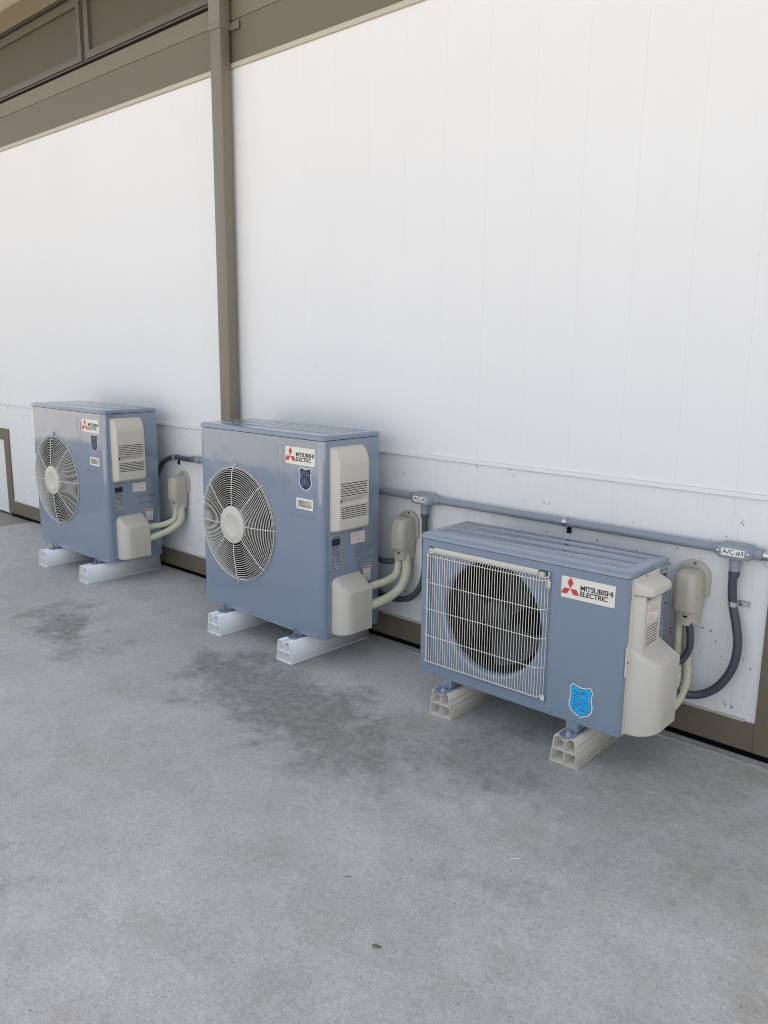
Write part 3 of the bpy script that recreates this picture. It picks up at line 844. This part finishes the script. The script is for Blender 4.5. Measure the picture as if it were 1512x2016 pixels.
    for i in range(N+1):
        tt = i/N; o = D*math.sin(tt*PI/2); y0 = .026 + .062*(1-math.cos(tt*PI/2))
        rings_.append([(dS+.003+o, y, z) for y, z in rr(y0, .206, .004+.012*(o/D)**3, .292-.055*(o/D), (.003, .003, .018, .006), 6)])
    rings_.append([(dS+.003+D+.001, y, z) for y, z in rr(.093, .203, .022, .232, (.003, .004, .012, .006), 6)])
    loft(bm, rings_)
    cov = link('service_cover', bm, BEIGE, root, ang=32)
    side_label(cov, 'warning_label', LABELW, .064, .150, .365, .424, dS+.0346, PINK, 12, 10, .4)
    nl = side_label(root, 'name_plate', SILVER, .222, .272, .29, .498, dS, INK, 24, 12, .45)
    link('plate_block', bars(SIDE, dS+.0008, dS+.0012, [(.224, .270, .448, .478)]), NAVY, nl, smooth=False)
    screw(cov, (dS+.004, .105, .4995), (1, 0, 0), .005)
    screw(cov, (dS+.004, .014, .245), (1, 0, 0), .004)
    for y in (.07, .15): screw(root, (w+.002, y, zs+.009), (1, 0, 0))
    screw(root, (w, .012 if False else .019, .445), (1, 0, 0), .003)
    for x in (.08, .56): screw(root, (x, -.0045, .0125), (0, -1, 0), .0035)
    screw(root, (w-.010, .001, .02), (.5, -.85, 0), .004)
    feet(root, (.1474-.0182, .6541-.0182), w, d, .004, loc[2]-.095)
    return root

def place(x, y, a, h, w): return (x - w*math.cos(a), y - w*math.sin(a), h)
U2 = big_unit(place(-.4908, -.4442, -.0091, .1156, .84), -.0091, 'tall blue-grey unit with round fan guard, middle of the row, before the downspout')
U1 = copy_tree(U2)
U1.location = place(-2.2259, -.4293, .0105, .1156, .84); U1.rotation_euler = (0, 0, .0105)
U1['label'] = 'tall blue-grey unit with round fan guard, farthest along the wall, near the hatch'
for ch in U1.children:      # its blocks stand a little further right under it, so do its feet
    if ch.name.startswith('foot'): ch.location.x += .023
U3 = small_unit(place(.818, -.4258, .0165, .1354, .80), .0165, 'low blue-grey unit with a rectangular wire guard and bright blue shield, nearest the camera')

# ---------------------------------------------------------------- wall caps over the pipe entries
def wall_cap(loc, label):
    root = thing('pipe_cap', label, 'pipe cover', loc, 0, 'beige caps where the pipes enter the wall')
    # local: x along wall, y=0 wall face, z from collar bottom
    px, r = -.003, .0565
    out_ = [(px+r, .095), (px+r, .150)] + [(px + r*math.cos(math.radians(a)), .150 + r*math.sin(math.radians(a))) for a in range(10, 180, 10)] + [(px-r, .150), (px-r, .095), (px-r+.012, .083), (px+r-.012, .083)]
    b = plateo('back_plate', BEIGE_D, root, [out_], -.013, -.001, FRONT, .003, ang=40)
    bm = bmesh.new(); tube(bm, [(px+.004, -.012, .196), (px+.004, -.0145, .196)], .005, 10); link('screw', bm, STEEL, b)
    bm = bmesh.new()
    def sec(z, x0, x1, y0, q): return [(x, y, z) for x, y in rr(x0, x1, y0, -.0135, (q, .002, .002, q), 7)]
    loft(bm, [sec(.000, -.034, .034, -.088, .026), sec(.036, -.035, .035, -.089, .026), sec(.041, -.036, .036, -.092, .026), sec(.049, -.039, .039, -.100, .026), sec(.056, -.0395, .0395, -.102, .026),
              sec(.138, -.039, .039, -.101, .026), sec(.158, -.0375, .0375, -.098, .026), sec(.171, -.034, .034, -.091, .025), sec(.178, -.028, .028, -.079, .02), sec(.181, -.018, .018, -.060, .014)], cap0=False)
    h = link('hood', bm, BEIGE_D, root, ang=45)
    bm = bmesh.new()
    loft(bm, [sec(.0005, -.0335, .0335, -.0875, .026), sec(.022, -.029, .029, -.084, .023)], cap0=False)
    link('hood_inside', bm, BLACK, h)
    boxo('snap_slot', BLACK, h, .004, .018, -.0905, -.084, .029, .034)
    return root
K3 = wall_cap((.850, 0, .426), 'beige plastic pipe cap with a round-topped plate beside the small near unit')
K2 = copy_tree(K3); K2.location = (-.404, 0, .416); K2['label'] = 'beige plastic pipe cap between the middle unit and the small near unit'
K1 = copy_tree(K3); K1.location = (-2.115, 0, .402); K1['label'] = 'beige plastic pipe cap between the farthest unit and the middle unit'

# ---------------------------------------------------------------- refrigerant pipes and hoses
def pipe(name, mat, pts, r, label, cat, group=None, corr=0, sides=12):
    P = smooth_path(pts, 14)
    if corr:
        Q = [P[0]]; acc = 0
        fine = smooth_path(pts, 160)
        last = fine[0]; Q = [last]
        for p in fine:
            if (p-last).length >= corr: Q.append(p); last = p
        rad = [r*(1.0 if i % 3 else .86) for i in range(len(Q))]
        bm = bmesh.new(); tube(bm, Q, rad, sides)
    else:
        bm = bmesh.new(); tube(bm, P, r, sides)
    return tag(link(name, bm, mat, None, ang=60), label, cat, group)
GP = 'insulated refrigerant pipes'; GH = 'dark flexible power hoses'
# near unit
pipe('refrigerant_pipe', CREAM, [(.834, -.066, .448), (.835, -.067, .38), (.840, -.074, .31), (.858, -.11, .245), (.860, -.16, .215), (.855, -.230, .21)], .0138, 'thinner of the two ribbed cream pipes under the cap beside the near unit', 'pipe', GP, .0022)
pipe('refrigerant_pipe', CREAM, [(.855, -.042, .448), (.857, -.042, .36), (.866, -.048, .27), (.874, -.070, .215), (.868, -.13, .165), (.858, -.230, .155)], .0155, 'thicker ribbed cream pipe curving down under the cap beside the near unit', 'pipe', GP, .0026)
pipe('power_hose', HOSE, [(.868, -.070, .448), (.876, -.072, .40), (.880, -.076, .355), (.866, -.084, .312), (.842, -.11, .292), (.838, -.17, .288), (.848, -.230, .285)], .0118, 'short dark hose looping from the near cap into the small near unit', 'hose', GH)
pipe('power_hose', HOSE, [(.983, -.032, .640), (.982, -.033, .58), (.988, -.030, .517), (1.006, -.034, .45), (1.019, -.040, .385), (1.012, -.046, .31), (.978, -.052, .24), (.93, -.060, .198), (.88, -.080, .188), (.848, -.12, .20), (.84, -.17, .215), (.85, -.235, .22)], .0140, 'long dark hose hanging in a U from the rightmost conduit box to the near unit', 'hose', GH)
# middle unit
pipe('refrigerant_pipe', CREAM, [(-.415, -.066, .440), (-.413, -.068, .390), (-.415, -.085, .345), (-.425, -.135, .325), (-.437, -.19, .317), (-.448, -.243, .307)], .0165, 'upper cream pipe bending from the middle cap into the middle unit', 'pipe', GP)
pipe('refrigerant_pipe', CREAM, [(-.386, -.050, .440), (-.378, -.052, .37), (-.380, -.075, .308), (-.395, -.120, .268), (-.415, -.18, .245), (-.438, -.243, .232)], .0200, 'lower cream pipe bending from the middle cap into the middle unit', 'pipe', GP)
pipe('power_hose', HOSE, [(-.424, -.042, .440), (-.432, -.05, .408), (-.47, -.066, .392), (-.53, -.070, .394), (-.60, -.072, .42)], .0125, 'dark hose running from the middle cap back behind the middle unit', 'hose', GH)
pipe('power_hose', HOSE, [(-.298, -.032, .640), (-.296, -.032, .55), (-.288, -.036, .44), (-.290, -.045, .34), (-.330, -.055, .265), (-.39, -.062, .235), (-.46, -.066, .228), (-.53, -.070, .243), (-.60, -.075, .28)], .0140, 'dark hose hanging from the centre conduit box and curving behind the middle unit', 'hose', GH)
# far unit
pipe('refrigerant_pipe', CREAM, [(-2.118, -.066, .426), (-2.116, -.068, .37), (-2.126, -.085, .33), (-2.150, -.140, .308), (-2.172, -.185, .303), (-2.183, -.228, .300)], .0165, 'upper cream pipe bending from the far cap into the farthest unit', 'pipe', GP)
pipe('refrigerant_pipe', CREAM, [(-2.098, -.045, .426), (-2.092, -.047, .36), (-2.100, -.062, .315), (-2.128, -.110, .275), (-2.152, -.165, .252), (-2.172, -.228, .236)], .0190, 'lower cream pipe bending from the far cap into the farthest unit', 'pipe', GP)
pipe('power_hose', HOSE, [(-2.136, -.040, .426), (-2.146, -.045, .370), (-2.190, -.058, .325), (-2.25, -.060, .300), (-2.33, -.064, .292)], .0125, 'dark hose running from the far cap back behind the farthest unit', 'hose', GH)
pipe('power_hose', HOSE, [(-1.975, -.030, .688), (-2.05, -.030, .686), (-2.12, -.030, .687), (-2.19, -.030, .682), (-2.26, -.032, .658), (-2.315, -.036, .610), (-2.35, -.042, .53), (-2.37, -.05, .45)], .0140, 'dark hose arching off the left end of the conduit behind the farthest unit', 'hose', GH)

# ---------------------------------------------------------------- conduit along the wall
cz, cy = .692, -.030
con = thing('conduit', 'grey plastic conduit running level along the wall behind the units, with labelled junction boxes', 'conduit', (0, cy, cz))
def xt(name, x0, x1, r, par=con, mat=CONDUIT, sides=16): return tubeo(name, mat, par, [(x0, 0, 0), (x1, 0, 0)], r, sides)
xt('pipe', -1.935, -.372, .0148); xt('pipe', -.244, .925, .0156); xt('pipe', 1.025, 2.2, .0156)
def hub(x0, x1, r=.0215):
    bm = bmesh.new(); tube(bm, [(x0, 0, 0), (x0+(x1-x0)*.12, 0, 0), (x1-(x1-x0)*.12, 0, 0), (x1, 0, 0)], [r*.92, r, r, r*.92], 18); return bm
link('coupling', hub(-1.945, -1.915, .0195), CONDUIT, con, ang=50)
c = link('coupling', hub(-1.985, -1.943, .0175), simple('dark_grey_fitting', (.12, .135, .16), .4), con, ang=50)
def tee(xc, txt, hw):
    bm = bmesh.new()
    o = [(x, z) for x, z in rr(xc-hw, xc+hw, -.0245, .0245, .020, 7)]
    def rg(y, e): 
        return [(xc+(x-xc)*(1-e/hw), y, z*(1-e/.0245)) for x, z in o]
    loft(bm, [rg(.026, .006), rg(.018, 0), rg(-.022, 0), rg(-.030, .004), rg(-.033, .010)])
    b = link('junction_box', bm, CONDUIT, con, ang=40)
    link('hub', hub(xc-hw-.010, xc-hw+.012, .0195), CONDUIT, b, ang=50)
    link('hub', hub(xc+hw-.012, xc+hw+.022, .0195), CONDUIT, b, ang=50)
    bm = bmesh.new(); tube(bm, [(xc-.001, -.001, -.020), (xc-.001, -.001, -.048)], .0180, 16); tube(bm, [(xc-.001, -.001, -.0480), (xc-.001, -.001, -.066)], .0165, 16)
    link('hub', bm, CONDUIT, b, ang=40)
    bm = bmesh.new(); tube(bm, [(xc-.001, -.001, -.066), (xc-.001, -.001, -.079)], .0180, 8); tube(bm, [(xc-.001, -.001, -.079), (xc-.001, -.001, -.086)], .0165, 16)
    link('hose_gland', bm, HOSE, b, ang=30)
    q = []
    def rg2(y, e): return [(xc+(x-xc)*(.90-e/hw), y, z*(.88-e/.0245)) for x, z in o]
    bm = bmesh.new(); loft(bm, [rg2(-.032, 0), rg2(-.0355, 0), rg2(-.0365, .0012)], cap0=False); link('box_lid', bm, CONDUIT, b, ang=40)
    for s in (-1, 1):
        bm = bmesh.new(); tube(bm, [(xc+s*hw*.80, -.0362, 0), (xc+s*hw*.80, -.0385, 0), (xc+s*hw*.80, -.0393, 0)], [.0052, .0048, .003], 10); link('screw', bm, STEEL, b)
    lw = hw*.62
    plateo('label', LABELW, b, [rr(xc-lw, xc+lw, -.0115, .0115, .001, 3)], -.0375, -.0363, FRONT)
    link('lettering', text_bm(txt, xc-lw+.0035, xc+lw-.0035, -.0082, .0082, -.0377, FRONT, .004), INK, b, smooth=False)
tee(.984, 'A/C #3', .058); tee(-.298, 'A/C #2', .058)
def clip(x, tab):
    bm = bmesh.new(); tube(bm, [(x-.009, 0, 0), (x+.009, 0, 0)], .0185, 18)
    k = link('pipe_clip', bm, STEEL, con, ang=50)
    bm = bmesh.new(); box(bm, x-.009, x+.009, .022, .0245, tab, -.010, .001, 1); tube(bm, [(x, .0225, tab+.012), (x, .016, tab+.012)], .0055, 6)
    link('clip_tab', bm, STEEL if tab > -.045 else BLACK, k)
clip(.372, -.046); clip(1.078, -.042); clip(-2.157 if False else -1.2, -.044)
# straps holding the hoses on the wall
def hose_strap(x, z, r, horiz, label):
    root = thing('hose_strap', label, 'strap', (x, -.030, z))
    ax = (0, 0, 1) if not horiz else (1, 0, 0)
    A = Vector(ax)*.008
    bm = bmesh.new(); tube(bm, [-A, A], r, 16); link('band', bm, STEEL if not horiz else CONDUIT, root, ang=50)
    bm = bmesh.new()
    if not horiz: box(bm, .011, .046, .022, .0255, -.009, .009, .0012, 1)
    else: box(bm, -.007, .007, .022, .0255, -.044, -.010, .0012, 1)
    t_ = link('tab', bm, STEEL if not horiz else BLACK, root)
    bm = bmesh.new()
    p = (.033, .0215, 0) if not horiz else (0, .0215, -.034)
    tube(bm, [p, (p[0], p[1]-.005, p[2])], .0055, 6); link('screw', bm, STEEL if not horiz else BLACK, root, ang=30)
hose_strap(.988, .517, .0158, False, 'bright metal strap fixing the long dark hose to the wall')
hose_strap(-2.160, .685, .0158, True, 'small strap fixing the arched dark hose beside the farthest unit')

# ---------------------------------------------------------------- litter on the slab
bm = bmesh.new(); tube(bm, [(-.014, 0, .002), (-.004, .0008, .0024), (.004, -.0006, .0025), (.014, .0003, .002)], [.0012, .0017, .0016, .001], 6)
o = link('stick', bm, LABELW, None, loc=(.819, -.990, 0)); o.rotation_euler = (0, 0, .9); tag(o, 'short white stick lying on the concrete in front of the small near unit', 'stick')
bm = bmesh.new(); tube(bm, [(-.018, 0, .0015), (-.006, .002, .002), (.006, .001, .0022), (.017, .004, .0018)], [.0006, .0011, .001, .0005], 5)
tube(bm, [(.006, .001, .002), (.015, -.002, .003)], [.0008, .0004], 5)
o = link('twig', bm, simple('twig_bark', (.16, .14, .11), .8), None, loc=(.548, -1.345, 0)); o.scale = (.7, .7, .7); o.rotation_euler = (0, 0, .75); tag(o, 'thin dark forked twig on bare concrete in the foreground', 'twig')
bm = bmesh.new()
rows = []
for i in range(9):
    t_ = i/8; wd = .0038*math.sin(PI*min(1, t_*1.02+.02))**.8 + .0003
    rows.append([(-.011+.022*t_, -wd, .003+.003*math.sin(t_*5)), (-.011+.022*t_, 0, .0012+.002*math.sin(t_*5)), (-.011+.022*t_, wd, .004+.002*math.sin(t_*4+1))])
loft(bm, rows, False, False, closed=False)
o = link('dead_leaf', bm, simple('dry_leaf', (.16, .11, .065), .7, var=.25, vscale=80), None, loc=(.770, -1.472, 0), ang=80); o.rotation_euler = (0, 0, .7); tag(o, 'curled brown dead leaf on the concrete near the bottom of the picture', 'leaf')
